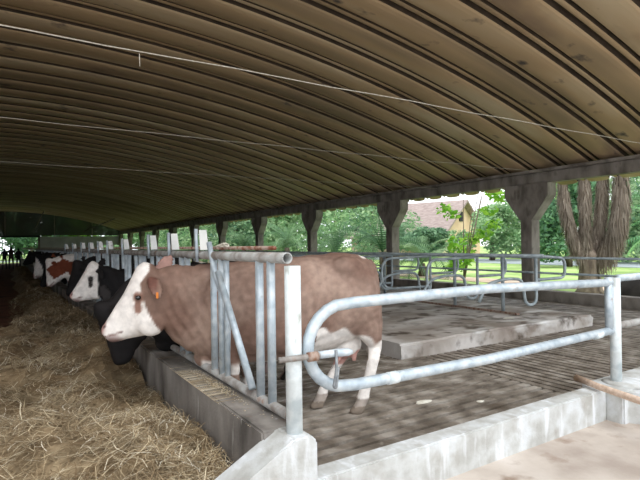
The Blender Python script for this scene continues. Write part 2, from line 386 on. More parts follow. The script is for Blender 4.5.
# white plates standing above the rail on short posts
plate_y = [4.13, 4.98, 5.82, 7.33, 8.55, 9.5, 10.6, 11.8, 13.4, 15.2]
for i, y in enumerate(plate_y):
    bm = bmesh.new(); hh = [.17, .16, .16, .14, .13, .13, .12, .13, .12, .12][i]
    vs = [(-.03, y+.0, 1.03), (.035, y-.03, 1.03), (.015, y-.03, 1.03+hh), (-.04, y+.0, 1.03+hh)]
    A = [bm.verts.new(v) for v in vs]; B = [bm.verts.new((v[0]+.002, v[1]+.012, v[2])) for v in vs]
    bm.faces.new(A); bm.faces.new(B[::-1])
    for q in range(4): bm.faces.new((A[q], A[(q+1) % 4], B[(q+1) % 4], B[q]))
    pl = link('number_plate', bm, 'plate', h)
    pipe('plate_post', 'steel', [(-.045, y+.04, .93), (-.05, y+.05, 1.04+hh)], .016, pl, 8)
bm = bmesh.new()
for q in range(3):
    th = [t*2*PI/12 for t in range(13)]
    tube(bm, [(.03*math.cos(t)*(.6+.3*q), 3.62+q*.06+.03*math.sin(t), 1.07+.012*math.sin(t+q)) for t in th], .007, 6)
link('wire_binding', bm, 'rope', h, True)

# ---------------- gate ----------------
p = empty('gate_post', 'thick white painted pipe post at the near end of the feed wall', 'post', (1.385, 2.5, .425))
bm = bmesh.new(); tube(bm, [(0, 0, 0), (0, 0, .95)], .047, 20); link('post_shaft', bm, 'white_post', p, True)
p2 = empty('gate_post', 'white pipe post on a footing at right end of the tubular gate', 'post', (4.83, 2.5, .15))
bm = bmesh.new(); tube(bm, [(0, 0, 0), (0, 0, .99)], .048, 20); link('post_shaft', bm, 'white_post', p2, True)
bm = bmesh.new(); tube(bm, [(.05, -.04, 0), (.05, -.04, .03)], [.2, .15], 20); link('footing', bm, 'conc', p2, True)
g = empty('tubular_gate', 'galvanised tubular gate with rounded left end across the pen', 'gate', (1.45, 2.5, .6))
ctr = []
top, bot, R_ = .53, .05, .245
ctr.append((3.3, 0, .50)); ctr.append((1.6, 0, .545)); ctr.append((.37, 0, .535))
for k in range(1, 12):
    a = PI/2 + PI*k/12
    ctr.append((.30+.27*math.cos(a), 0, .285+.25*math.sin(a)))
ctr.append((.37, 0, .03)); ctr.append((1.6, 0, .02)); ctr.append((3.3, 0, .055))
bm = bmesh.new(); tube(bm, ctr, .036, 16); link('looped_frame', bm, 'steel', g, True)
bm = bmesh.new(); tube(bm, [(3.27, 0, .02), (3.27, 0, .55)], .034, 14); link('end_upright', bm, 'steel', g, True)
bm = bmesh.new(); tube(bm, [(3.02, 0, .04), (3.12, 0, .045)], .04, 14); link('weld_collar', bm, 'white_post', g, True)
bm = bmesh.new(); tube(bm, [(.62, 0, .026), (.70, 0, .026)], .04, 14); link('weld_collar', bm, 'white_post', g, True)
l = empty('latch_bar', 'short latch pipe with rusty collar joining the white post to the gate loop', 'latch', (1.5, 2.46, .86))
bm = bmesh.new(); tube(bm, [(-.24, -.02, 0.005), (-.05, -.02, 0), (.02, -.02, 0)], .017, 12); link('bolt', bm, 'rail_grey', l, True)
bm = bmesh.new(); tube(bm, [(-.06, -.03, 0), (.0, -.03, 0)], .028, 12); link('collar', bm, 'rust', l, True)
bm = bmesh.new(); tube(bm, [(.02, -.02, 0), (.14, -.02, -.002), (.22, -.02, -.008), (.25, -.02, -.01)], [.022, .024, .024, .014], 12); link('sleeve', bm, 'steel', l, True)
bm = bmesh.new(); tube(bm, rnd([(.12, -.045, .02), (.12, -.05, -.09), (.10, -.045, -.19), (.12, -.04, -.20), (.135, -.045, -.08)], .03), .009, 8); link('strap', bm, 'chain', l, True)
q = empty('side_rail', 'pair of galvanised pipe rails continuing right of the gate post', 'rail', (4.83, 2.5, .15))
for z, m_ in ((.985, 'steel'), (.54, 'rail_grey')):
    bm = bmesh.new(); tube(bm, [(.045, .0, z), (2.9, 0, z)], .034, 14); link('rail', bm, m_, q, True)
bm = bmesh.new(); tube(bm, [(2.9, 0, 0), (2.9, 0, 1.03)], .04, 14); link('end_post', bm, 'steel', q, True)

# ---------------- cows ----------------
def ringloft(bm, rings, seg=20, e=2.3):
    """rings: (centre, axis1, axis2) super-ellipses, lofted and capped"""
    R = []
    for c_, a1, a2 in rings:
        c_, a1, a2 = Vector(c_), Vector(a1), Vector(a2); r = []
        for k in range(seg):
            t = 2*PI*k/seg; cx, sx = math.cos(t), math.sin(t)
            r.append(bm.verts.new(c_ + a1*math.copysign(abs(cx)**(2/e), cx) + a2*math.copysign(abs(sx)**(2/e), sx)))
        R.append(r)
    for i in range(len(R)-1):
        for k in range(seg): bm.faces.new((R[i][k], R[i][(k+1) % seg], R[i+1][(k+1) % seg], R[i+1][k]))
    bm.faces.new(R[0][::-1]); bm.faces.new(R[-1])
def sphere(bm, c_, r, seg=16):
    x = bmesh.ops.create_uvsphere(bm, u_segments=seg, v_segments=seg//2+2, radius=1)
    for v in x['verts']: v.co = Vector(c_) + Vector((v.co.x*r[0], v.co.y*r[1], v.co.z*r[2]))
BODY = [(.10, 1.18, .98, .07), (.13, 1.28, .84, .17), (.20, 1.36, .70, .24), (.31, 1.405, .63, .275), (.45, 1.415, .58, .285), (.62, 1.405, .53, .31), (.85, 1.39, .485, .355),
        (1.1, 1.372, .47, .37), (1.32, 1.36, .475, .345), (1.5, 1.352, .49, .29), (1.64, 1.345, .52, .235), (1.76, 1.33, .57, .185)]
HEAD = [((2.10, 1.35), (1.96, 1.10), .08), ((2.175, 1.375), (1.99, 1.0), .112), ((2.232, 1.325), (2.03, .87), .126), ((2.28, 1.22), (2.07, .80), .120),
        ((2.33, 1.125), (2.14, .76), .104), ((2.38, 1.04), (2.20, .75), .088), ((2.43, .96), (2.27, .745), .078), ((2.468, .90), (2.33, .735), .080),
        ((2.495, .86), (2.375, .725), .082), ((2.51, .825), (2.42, .725), .072), ((2.505, .80), (2.445, .74), .05)]
PIV = Vector((2.0, 0, 1.14))
def make_cow(name, label, X0, Y0, hd, coat, vox, head_rot=0, head_shift=(0, 0, 0), head_yaw=0, legs=None, scale=1, ear_tag=None, group='cows feeding along the fence'):
    """local x: rump (0) -> nose; heading hd rotates local x; placed with rump at (X0, Y0)"""
    root = empty(name, label, 'cow', (X0, Y0, 0), hd, group); root.scale = (scale,)*3
    HM = Matrix.Translation(PIV+Vector(head_shift)) @ Matrix.Rotation(head_yaw, 4, 'Z') @ Matrix.Rotation(head_rot, 4, 'Y') @ Matrix.Translation(-PIV)
    HI = HM.inverted()
    bm = bmesh.new()
    rings = [((x, 0, (a+b)/2), (0, 0, (a-b)/2), (0, w, 0)) for x, a, b, w in BODY]
    # neck: blend from the shoulder ring to the back of the head
    s_f, s_b = Vector((1.80, 0, 1.32)), Vector((1.76, 0, .58))
    e_f, e_b = HM @ Vector((2.09, 0, 1.29)), HM @ Vector((2.03, 0, .82))
    nk = []
    dropd = max(0, -head_shift[2])
    for k in range(6):
        t = k/5; tt = t*t*(3-2*t)
        fpt = s_f.lerp(e_f, t) + Vector((0, 0, .03*math.sin(PI*t)*(1 if dropd < .1 else 2.5)))
        bpt = s_b.lerp(e_b, t) + Vector((0, 0, -.045*math.sin(PI*t))) 
        nk.append(((fpt+bpt)/2, (fpt-bpt)/2, Vector((0, .19*(1-tt)+.105*tt, 0))))
    ringloft(bm, rings + nk[:1], 24); ringloft(bm, [((1.64, 0, .93), (0, 0, .40), (0, .22, 0))] + nk, 24)
    hr = []
    lat = (HM.to_3x3() @ Vector((0, 1, 0)))
    for f_, b_, w in HEAD:
        F_, B_ = HM @ Vector((f_[0], 0, f_[1])), HM @ Vector((b_[0], 0, b_[1])); hr.append(((F_+B_)/2, (F_-B_)/2, lat*w))
    ringloft(bm, hr, 20, 2.5)
    def hp(p): return HM @ Vector(p)
    # brows, jowl, ears
    for s in (1, -1):
        t = bmesh.new(); sphere(t, (2.205, s*.104, 1.115), (.06, .032, .035)); sphere(t, (2.12, s*.085, .86), (.11, .05, .10))
        ear = [((2.075, s*.09, 1.2), (.03, 0, .035), (0.0, .02, 0)), ((2.05, s*.15, 1.19), (.02, 0, .055), (.012, .014, 0)), ((2.02, s*.21, 1.17), (.015, 0, .07), (.014, .012, 0)),
               ((1.98, s*.265, 1.14), (.01, 0, .05), (.012, .010, 0)), ((1.96, s*.30, 1.12), (.005, 0, .015), (.008, .006, 0))]
        if s == -1:   # far ear pricked up
            ear = [((2.08, -.08, 1.25), (.03, 0, .03), (0, .02, 0)), ((2.05, -.12, 1.28), (.055, 0, .02), (0.0, .016, .0)), ((2.01, -.16, 1.33), (.07, 0, .03), (0, .015, 0)),
                   ((1.975, -.2, 1.385), (.045, 0, .03), (0, .013, 0)), ((1.955, -.22, 1.42), (.015, 0, .01), (0, .009, 0))]
        else:
            ear = [((2.10, .09, 1.24), (.03, 0, .02), (0, .02, .01)), ((2.09, .15, 1.215), (.05, 0, .0), (0, .012, .02)), ((2.075, .20, 1.17), (.062, 0, .01), (0, .013, .012)),
                   ((2.06, .235, 1.115), (.048, 0, .01), (0, .013, .006)), ((2.05, .25, 1.07), (.012, 0, .0), (0, .008, .003))]
        ringloft(t, ear, 14, 2)
        for v in t.verts: v.co = HM @ v.co
        me_ = bpy.data.meshes.new('tmp'); t.to_mesh(me_); t.free(); bm.from_mesh(me_); bpy.data.meshes.remove(me_)
    # limbs
    L_ = legs or {}
    for key, s in (('hn', 1), ('hf', -1)):
        hx, hy, kx = L_.get(key, (.33, .19, .2)) if s == 1 else L_.get(key, (.42, -.19, .24))
        yy = hy
        tz = [((.34, s*.15, 1.10), .21, .12), ((.33, s*.17, .92), .20, .125), ((.29+.3*(kx-.2), s*.17, .78), .165, .10), ((kx+.06, (s*.17+yy)/2, .66), .11, .072), ((kx+.0, (s*.13+yy)/2, .56), .065, .048),
              ((kx+.03, yy, .47), .06, .048), ((kx*.5+hx*.5, yy, .30), .05, .042), ((hx-.03, yy, .16), .05, .044), ((hx-.02, yy, .11), .056, .05), ((hx, yy, .065), .055, .05), ((hx+.03, yy, .03), .068, .056), ((hx+.035, yy, .0), .072, .058)]
        ringloft(bm, [(c_, (a, 0, 0), (0, b, 0)) for c_, a, b in tz], 16, 2.1)
    for key, s in (('fn', 1), ('ff', -1)):
        hx, hy = L_.get(key, (1.56 if s == 1 else 1.44, s*.17))
        tz = [((1.56, s*.15, 1.12), .17, .10), ((1.56, s*.17, .92), .16, .105), ((1.54, s*.17, .74), .12, .085), ((1.52, s*.17, .6), .075, .06), ((hx-.02, hy, .46), .05, .045), ((hx-.01, hy, .41), .052, .048),
              ((hx-.03, hy, .30), .036, .034), ((hx-.03, hy, .17), .036, .034), ((hx-.02, hy, .12), .045, .042), ((hx, hy, .065), .052, .048), ((hx+.03, hy, .02), .064, .055), ((hx+.03, hy, 0), .066, .056)]
        ringloft(bm, [(c_, (a, 0, 0), (0, b, 0)) for c_, a, b in tz], 16, 2.1)
    # hips, tail, udder, dewlap
    for s in (1, -1):
        sphere(bm, (.46, s*.17, 1.27), (.17, .105, .115)); sphere(bm, (1.53, s*.20, 1.02), (.17, .095, .27)); sphere(bm, (.32, s*.18, 1.0), (.18, .115, .26)); sphere(bm, (1.0, s*.27, .80), (.30, .10, .22))
    sphere(bm, (.42, 0, .57), (.16, .13, .12)); 
    for (a, b) in ((.50, .06), (.36, .07), (.50, -.06)): ringloft(bm, [((a, b, .50), (.022, 0, 0), (0, .022, 0)), ((a, b, .42), (.018, 0, 0), (0, .018, 0))], 10, 2)
    tube(bm, [(.18, 0, 1.33), (.12, -.01, 1.27), (.09, -.04, 1.1), (.12, -.07, .85), (.14, -.08, .6)], [.045, .035, .028, .024, .03], 10)
    tube(bm, [(.14, -.08, .62), (.145, -.085, .5), (.15, -.085, .36)], [.03, .04, .012], 10)
    sphere(bm, (1.62, 0, .56), (.16, .09, .12))
    me = bpy.data.meshes.new('tmpcow'); bm.to_mesh(me); bm.free()
    ob = bpy.data.objects.new('tmpcow', me); COL.objects.link(ob)
    rm = ob.modifiers.new('r', 'REMESH'); rm.mode = 'VOXEL'; rm.voxel_size = vox
    sm = ob.modifiers.new('s', 'SMOOTH'); sm.factor = .5; sm.iterations = 4 if vox < .02 else 2
    dg = bpy.context.evaluated_depsgraph_get(); dg.update()
    nm = bpy.data.meshes.new_from_object(ob.evaluated_get(dg)); nm.name = 'cow_body'
    bpy.data.objects.remove(ob); bpy.data.meshes.remove(me)
    nrm = [v.normal.copy() for v in nm.vertices]
    for iv, v in enumerate(nm.vertices):
        pz = v.co.copy(); dn = .010*noise.noise(pz*5)+.004*noise.noise(pz*16)
        if 1.6 < pz.x < 2.05: dn += .006*math.sin((pz.x*1.2-pz.z*.6+.05*noise.noise(pz*4))*60)*max(0, 1-abs(pz.x-1.82)*4)
        if pz.z > .12: v.co = pz + nrm[iv]*dn
    at = nm.color_attributes.new('coat', 'FLOAT_COLOR', 'POINT')
    for i, v in enumerate(nm.vertices):
        q_ = HI @ v.co
        ishead = q_.x > 1.9 and q_.z > .66 and q_.z < 1.5 and abs(q_.y) < .34 and v.co.x > 1.7 and (q_.z > 1.0 or q_.x > 1.95)
        at.data[i].color = srgb(*coat(v.co, q_, ishead))
    nm.materials.clear(); nm.materials.append(M['coat'])
    for p_ in nm.polygons: p_.use_smooth = True
    bo = bpy.data.objects.new('body', nm); COL.objects.link(bo); bo.parent = root
    if vox < .03:
        for s in (1, -1):
            t = bmesh.new(); sphere(t, (0, 0, 0), (.023, .016, .019), 12)
            for v in t.verts: v.co = HM @ (v.co + Vector((2.212, s*.131, 1.085)))
            link('eye', t, 'eye', root, True)
    if ear_tag:
        t = bmesh.new(); box(t, -.009, .009, -.004, .004, -.035, .015, .003)
        for v in t.verts: v.co = HM @ (v.co + Vector((2.06, .258, 1.12)))
        link('ear_tag', t, ear_tag, root)
    return root
def nz_(p, s, o=0): return noise.noise(p*s + Vector((o, o*1.7, -o)))
def mixc(a, b, t): t = max(0, min(1, t)); return tuple(a[i]*(1-t)+b[i]*t for i in range(3))
def st(x, w=.012): return max(0, min(1, x/w+.5))
WH = (238, 232, 226); PINK = (196, 150, 142)
def face_extras(c_, q, patch, patchcol, nose=(176, 138, 130)):
    d = (q-Vector((2.525, 0, .84))).length; c_ = mixc(nose, c_, st(d-.082, .035))
    c_ = mixc((120, 92, 86), c_, st(abs(q.z-.785+.25*(q.x-2.44))-.006, .01) if q.x > 2.34 else 1)
    d = (Vector((q.x, 0, q.z))-Vector((2.41, 0, .71))).length; c_ = mixc((136, 112, 108), c_, st(d-.07, .05))
    for s in (1, -1):
        d = (q-Vector((2.485, s*.068, .865))).length; c_ = mixc((60, 42, 40), c_, st(d-.022, .012))
    if patch:
        e1 = Vector(((q.x-2.208)/.042, (q.z-1.08)/.052)).length; e2 = Vector(((q.x-2.215)/.032, (q.z-1.005)/.055)).length
        c_ = mixc(patchcol, c_, st(min(e1, e2)-1+.25*nz_(q, 14), .35))
    return c_
def coat_brown(p, q, head):
    br = mixc((130, 106, 94), (164, 140, 126), .5+nz_(p, 3, 2)*1.2+nz_(p, 22, 5)*.5)
    br = mixc(br, (112, 84, 72), st(nz_(p, 2.2, 9)-.15, .3)*.6)
    c_ = br
    if head:
        bound = 2.195 - .11*st(.98-q.z, .25) - .08*st(.80-q.z, .12) + .014*nz_(q, 9)
        if q.z > 1.2: bound = 2.195 - .07*st(q.z-1.25, .1)
        if abs(q.y) < .2 or q.z < .95: c_ = mixc(br, WH, st(q.x-bound, .014)) if not (q.z > 1.36 and q.x < 2.12) else br
        if abs(q.y) > .135 and q.z > .98: c_ = mixc(br, (112, 76, 66), st((.235-abs(q.y)), .05)*st(q.x-2.06, .02))
        if q.y < -.1 and q.z > 1.27 and q.x < 2.12: c_ = (170, 134, 124)
        c_ = face_extras(c_, q, True, (146, 112, 98))
        return c_
    # underside, legs
    c_ = mixc(c_, WH, st(.505-p.z+.06*nz_(p, 5), .03)*st(1.72-p.x, .02)*st(p.x-.5, .1)*.95 if p.z > .40 and abs(p.y) < .25 else 0)
    if p.x < .78 and p.z < .78:
        lim = .60 + .09*nz_(p, 7, 3) + .16*st(p.x-.36, .3) + (.05 if p.y < 0 else 0)
        c_ = mixc(c_, WH, st(lim-p.z, .03))
        if p.z < .5: c_ = WH
        if abs(p.y) < .11 and p.z < .53 and .3 < p.x < .6 and p.z > .38: c_ = (206, 160, 150)
    if p.x >= 1.2 and p.z < .42: c_ = mixc(br, WH, st(.3-p.z+.1*nz_(p, 6), .04))
    if p.x < .1 and p.z < .62 and p.x < .06: c_ = WH
    c_ = mixc(c_, WH, st(.055-Vector((p.x-.27, (p.z-1.40)*.9, p.y*.4)).length+.02*nz_(p, 12), .02))
    if p.z < .13: c_ = mixc(c_, (120, 104, 92), .5)
    if p.z < .06: c_ = (134, 122, 110)
    return c_
BK = (26, 24, 25)
def coat_black(p, q, head):
    c_ = mixc(BK, (38, 35, 35), .5+nz_(p, 3))
    if p.z < .06: c_ = (50, 46, 42)
    if not head and p.z < .55 and .3 < p.x < .6 and abs(p.y) < .2: c_ = (150, 130, 124)
    return c_
def coat_pied(seed, face_bound=2.12, thr=.1, dark=BK, patch=True, facecol=WH):
    def f(p, q, head):
        c_ = dark
        if head:
            c_ = mixc(dark, facecol, st(q.x-face_bound+.05*nz_(q, 8, seed)-.10*st(q.z-1.1, .2)*0, .015))
            if abs(q.y) > .14 and q.z > .95: c_ = dark
            return face_extras(c_, q, patch, (50, 44, 42), PINK)
        if nz_(p, 1.6, seed) > thr or p.z < .5: c_ = WH
        if p.z < .06: c_ = (90, 80, 72)
        return c_
    return f
def coat_redpied(p, q, head):
    red = (120, 62, 40)
    if head:
        c_ = mixc(red, WH, st(.10-abs(q.z-.98-.9*(q.x-2.25)+.22), .03)*0)
        if q.z > 1.17: c_ = WH
        elif q.x > 2.30 or q.z < .86: c_ = WH
        else: c_ = red
        if abs(q.y) > .14 and q.z > .95: c_ = red
        return face_extras(c_, q, False, red, PINK)
    c_ = red if nz_(p, 1.8, 4) < .12 else WH
    if p.z < .45: c_ = WH
    return c_
hd = math.atan2(.282, -.959)
d_ = Vector((math.cos(hd), math.sin(hd)))
def xy_from(neckX, neckY, along, h_): return (neckX - math.cos(h_)*along, neckY - math.sin(h_)*along)
make_cow('brown_cow', 'large brown cow with white face and white hind legs, nearest the gate', 3.06, 3.69, hd, coat_brown, .016,
         legs={'hn': (.36, .22, .19), 'hf': (.66, -.03, .40), 'fn': (1.47, .15), 'ff': (1.35, -.16)}, ear_tag='tag_orange')
def stall_cow(name, label, k, off, h_, coat, vox, **kw):
    yn = 2.95+PIT*(k+.5); al = kw.pop('along', 1.78)
    kw['legs'] = {'fn': (min(1.5, al-.24), .17), 'ff': (min(1.42, al-.32), -.17)}     # front hooves behind the feed wall
    x0, y0 = xy_from(1.42, yn, al*kw.get('scale', 1), h_)
    return make_cow(name, label, x0, y0+off, h_, coat, vox, **kw)
stall_cow('black_cow', 'black cow with head lowered into the hay beside the brown cow', 2, .05, PI-.02, coat_black, .022, along=1.62, head_rot=.85, head_shift=(.08, 0, -.17), ear_tag='tag', scale=.96)
stall_cow('black_and_white_cow', 'black cow with white face and pink nose, head raised, beyond the black cow', 5, .0, PI-.03, coat_pied(3, 2.10, .3), .022, head_shift=(0.0, 0, .11), along=1.74, scale=.88)
def pied_low(seed): return coat_pied(seed, 2.2, .15)
specs = [('black_cow', 'dark black cow with lowered head just beyond the white-faced cow', 8, coat_black, dict(head_rot=.3, head_shift=(-.1, 0, -.05), along=1.8)),
         ('red_and_white_cow', 'red-brown and white cow with white forehead, head lowered toward the hay', 12, coat_redpied, dict(head_rot=.55, head_shift=(-.02, 0, -.02), along=1.66)),
         ('black_cow', 'plain black cow beyond the red and white cow', 14, coat_black, dict(head_rot=.3, head_shift=(-.05, 0, -.2), along=1.7)),
         ('black_and_white_cow', 'black and white cow with blazed face, farthest head clearly seen', 16, coat_pied(5, 2.2, .05, patch=False), dict(head_rot=.4, head_shift=(0, 0, .0), along=1.62)),
         ('black_cow', 'small dark cow in the shade, first beyond the blazed black and white cow', 18, coat_black, dict(head_rot=.2, head_shift=(-.05, 0, -.1), along=1.7)),
         ('black_and_white_cow', 'distant black and white cow deep in the barn, second last in the row', 22, coat_pied(8, 2.2, .1), dict(head_rot=.5, head_shift=(-.05, 0, -.3), along=1.74)),
         ('black_cow', 'distant dark cow, last one deep in the barn', 27, coat_black, dict(head_rot=.1, along=1.72))]
for n_, l_, k, ct, kw in specs: stall_cow(n_, l_, k, 0, PI-.03+random.uniform(-.04, .04), ct, .032, **kw)

# ---------------- hay ----------------
def hay_edge(y): return -1.6 if y < 7.6 else (-1.6+(y-7.6)/2*1.9 if y < 9.6 else .3+.08*math.sin(y))
def hay_z(x, y):
    xe = hay_edge(y); d = x-xe
    if d <= 0: return -.12
    base = .12+.12*noise.noise(Vector((x*.9, y*.7, 3)))+.12*noise.noise(Vector((x*2.5, y*2.2, 7)))+.04*noise.noise(Vector((x*7, y*7, 1)))
    base += .12*math.exp(-((x-.55)/.4)**2)*math.exp(-((y-4.4)/1.3)**2)
    base += .20*max(0, min(1, (y-4.6)/1.6))*max(.45, min(1, 1-(y-9)/12)) + .10*math.exp(-((x-.25)/.5)**2)*math.exp(-((y-3.9)/.8)**2)
    base = min(base, .40)
    wall = (1-max(0, min(1, (1.25-x)/.25)))*.05
    e = min(1, d/.35)
    fy = min(1, max(0, (y-2.0)/.5))
    return -.12 + (base+.10-wall)*e*fy
bm = bmesh.new(); cl = bm.verts.layers.float_color.new('straw')
xs = [-1.6+.05*i for i in range(57)]
ys = []; y = 2.0
while y < 40: ys.append(y); y += .05 if y < 9 else .15 if y < 18 else .5
def strawcol(t, y=0):
    c_ = mixc((124, 104, 78), (216, 200, 166), t) if t < .68 else mixc((216, 200, 166), (252, 246, 228), (t-.68)*3.1)
    return srgb(*c_)
grid = []
for y in ys:
    r = []
    for x in xs:
        v = bm.verts.new((min(x, 1.225), y, hay_z(x, y) + (random.uniform(-.012, .012)))); v[cl] = strawcol(max(0, min(1, .22+.5*noise.noise(Vector((x*6, y*6, 0)))))); r.append(v)
    grid.append(r)
for j in range(len(ys)-1):
    for i in range(len(xs)-1):
        if max(grid[j][i].co.z, grid[j+1][i+1].co.z, grid[j][i+1].co.z) > -.115: bm.faces.new((grid[j][i], grid[j][i+1], grid[j+1][i+1], grid[j+1][i]))
def strand(x, y, z, L, w, yaw_, pit_, col):
    d = Vector((math.cos(yaw_)*math.cos(pit_), math.sin(yaw_)*math.cos(pit_), math.sin(pit_))); s = d.cross(Vector((0, 0, 1))).normalized()*w
    bend = random.uniform(-.25, .25)*L; sd = s.normalized()
    P = []
    for k in range(4):
        t = k/3-.5
        c_ = Vector((x, y, z)) + d*(L*t) + sd*(bend*4*(.25-t*t)) + Vector((0, 0, L*.18*(.25-t*t)))
        if c_.x > 1.2 and c_.z < .44: c_.x = 1.2
        if c_.y < 2.64 and c_.x > .35 and c_.z < .42: c_.y = 2.64
        P.append((c_-s, c_+s))
    for k in range(3):
        vs = [bm.verts.new(P[k][0]), bm.verts.new(P[k][1]), bm.verts.new(P[k+1][1]), bm.verts.new(P[k+1][0])]
        for v in vs: v[cl] = col
        bm.faces.new(vs)
cnt = 0
while cnt < 44000:
    y = 2.05 + 16*random.random()**2.2; x = random.uniform(-1.5 if y < 8 else .1, 1.2)
    if x < -.3 and y < 4 and random.random() < .7: continue
    if x < -1 and random.random() < .5: continue
    z = hay_z(x, y)
    if z < -.09 and random.random() < .8: continue
    dens = noise.noise(Vector((x*1.6, y*1.3, 11)))
    if dens < -.15 and random.random() < .35: continue
    t = max(0, min(1, random.gauss(.48+.35*dens, .24)))
    far = max(1, y/5)
    strand(x, y, z+.01+random.random()*.035, random.uniform(.06, .26), random.uniform(.0011, .0027)*far, random.gauss(.5, .9) if random.random() < .6 else random.uniform(0, PI), random.gauss(0, .28), strawcol(t)); cnt += 1
hay = link('hay_pile', bm, 'hay', smooth=False, kind='stuff'); tag(hay, 'long bed of loose dry hay along the feed wall', 'hay', kind='stuff')
# grain left on the wall top
bm = bmesh.new(); cl = bm.verts.layers.float_color.new('straw')
for i in range(1500):
    y = random.gauss(3.75, .26) if i < 1300 else random.uniform(2.7, 6)
    x = max(1.245, min(1.39, random.gauss(1.345, .028)))
    strand(x, y, .436+random.random()*.008, random.uniform(.006, .016), .003, random.uniform(0, PI), 0, strawcol(random.uniform(.35, .95)))
g_ = link('feed_crumbs', bm, 'hay', kind='stuff'); tag(g_, 'scattered yellow feed crumbs on top of the feed wall', 'feed', kind='stuff')

# ---------------- small things on the ground ----------------
bm = bmesh.new(); tube(bm, [(0, 0, 0.01), (-.09, -.25, .002), (-.19, -.62, -.004), (-.33, -1.1, .0)], [.034, .03, .032, .028], 8)
s_ = link('wooden_stick', bm, 'wood', smooth=True, loc=(4.55, 2.72, .19)); tag(s_, 'weathered wooden stick lying across the curb corner at lower right', 'stick')
def scrap(x, y, z, a, b, label, seed):
    bm = bmesh.new(); n = 12; ctr_ = bm.verts.new((0, 0, .012)); r = []
    for k in range(n):
        t = 2*PI*k/n; m_ = 1+.35*noise.noise(Vector((math.cos(t), math.sin(t), seed)))
        r.append(bm.verts.new((a*m_*math.cos(t), b*m_*math.sin(t), .002)))
    for k in range(n): bm.faces.new((ctr_, r[k], r[(k+1) % n]))
    bm.faces.new(r[::-1])
    o = link('pale_scrap', bm, 'paper', loc=(x, y, z)); tag(o, label, 'scrap', 'pale scraps on the pen floor')
scrap(3.31, 3.47, .002, .10, .05, 'pale scrap on the slats below the gate, the nearer larger one', 1)
scrap(4.5, 4.14, .002, .13, .03, 'thin pale scrap lying right under the lower gate rail', 4)
scrap(3.75, 3.18, .002, .045, .03, 'tiny pale scrap on the slats close to the front curb', 8)
scrap(7.15, 5.45, .20, .12, .07, 'white lump at the foot of the cubicle post on the platform', 3)
# dark mound / tyre beyond the curb
bm = bmesh.new(); th = [2*PI*k/28 for k in range(29)]
for v in bmesh.ops.create_uvsphere(bm, u_segments=28, v_segments=16, radius=1)['verts']:
    n_ = 1+.08*noise.noise(v.co*2.5); v.co = Vector((v.co.x*.8*n_, v.co.y*.75*n_, max(-.05, v.co.z)*.72*n_))
o = link('dark_boulder', bm, 'rubber', smooth=True, loc=(13.3, 6.15, -.1)); tag(o, 'dark rounded boulder beyond the boundary curb at right edge', 'boulder')

# ---------------- tie wires ----------------
def wire(y, z, r, label, mname, sag=.03, x0=-11, hang=None):
    w = empty('tie_wire', label, 'wire', (0, y, z), group='wires stretched across under the roof')
    pts = []; x = x0
    for k in range(41):
        t = k/40; pts.append((x0+(11.3-x0)*t, 0, -sag*4*t*(1-t)+.006*math.sin(k*1.7)))
    bm = bmesh.new(); tube(bm, pts, r, 6); link('strand', bm, mname, w, True)
    if hang:
        bm = bmesh.new(); tube(bm, [(hang, 0, -.05), (hang+.003, 0, -.16)], .004, 6); link('hanging_thread', bm, mname, w, True)
wire(4.40, 3.19, .0055, 'pale frayed rope stretched under the roof, nearest of the wires', 'rope', hang=.98)
wire(7.38, 3.16, .004, 'thin pale wire under the roof, second of the wires', 'rope')
wire(11.1, 3.15, .004, 'faint wire deeper under the roof, third of the wires', 'rope')
# diagonal braces at far end
def brace(a, b, label):
    o = pipe('roof_brace', 'conc_dark', [a, b], .05, None, 8); tag(o, label, 'brace', 'slanting braces near the far gable')
brace((8.9, 50, 4.2), (6.0, 50, 2.9), 'pale slanting brace under the roof before the white far wall')
brace((3.2, 55, 5.0), (2.3, 55, 3.0), 'dark slanting brace under the roof near the far opening')

# ---------------- people ----------------
def person(x, y, rz, cm, label, hgt=1.7, arm=0):
    r = empty('person', label, 'person', (x, y, -.1), rz, 'people at the far opening'); s = hgt/1.75; r.scale = (s, s, s)
    bm = bmesh.new()
    V = [(0, 0, .95), (0, 0, 1.15), (0, 0, 1.38), (0, 0, 1.5), (0, 0, 1.64), (.19, 0, 1.40), (.26, .03, 1.12), (.24+.1*arm, .12, .88), (-.19, 0, 1.40), (-.27, .02, 1.12), (-.25, .1, .88), (.1, 0, .9), (.12, .02, .5), (.12, 0, .08), (.12, .12, .03), (-.1, 0, .9), (-.13, -.02, .5), (-.14, 0, .08), (-.14, .12, .03), (0, 0, 1.73)]
    Rr = [.15, .14, .16, .06, .1, .07, .045, .035, .07, .045, .035, .1, .065, .05, .035, .1, .065, .05, .035, .08]
    E_ = [(0, 1), (1, 2), (2, 3), (3, 4), (4, 19), (2, 5), (5, 6), (6, 7), (2, 8), (8, 9), (9, 10), (0, 11), (11, 12), (12, 13), (13, 14), (0, 15), (15, 16), (16, 17), (17, 18)]
    me = bpy.data.meshes.new('body'); me.from_pydata(V, E_, [])
    o = bpy.data.objects.new('body', me); COL.objects.link(o)
    o.modifiers.new('k', 'SKIN'); 
    for i, sv in enumerate(me.skin_vertices[0].data): sv.radius = (Rr[i], Rr[i]*.8); sv.use_root = (i == 0)
    sb = o.modifiers.new('s', 'SUBSURF'); sb.levels = 1; sb.render_levels = 1
    dg = bpy.context.evaluated_depsgraph_get(); dg.update()
    nm = bpy.data.meshes.new_from_object(o.evaluated_get(dg)); o.modifiers.clear(); o.data = nm; nm.materials.clear(); nm.materials.append(M[cm]); o.parent = r
    bpy.data.meshes.remove(me)
person(-.05, 44, .3, 'clothes_a', 'person in dark clothes standing leftmost in the far opening', 1.6)
person(.36, 43.6, PI, 'clothes_b', 'person in brownish clothes standing in the middle of the far group', 1.72, 1)
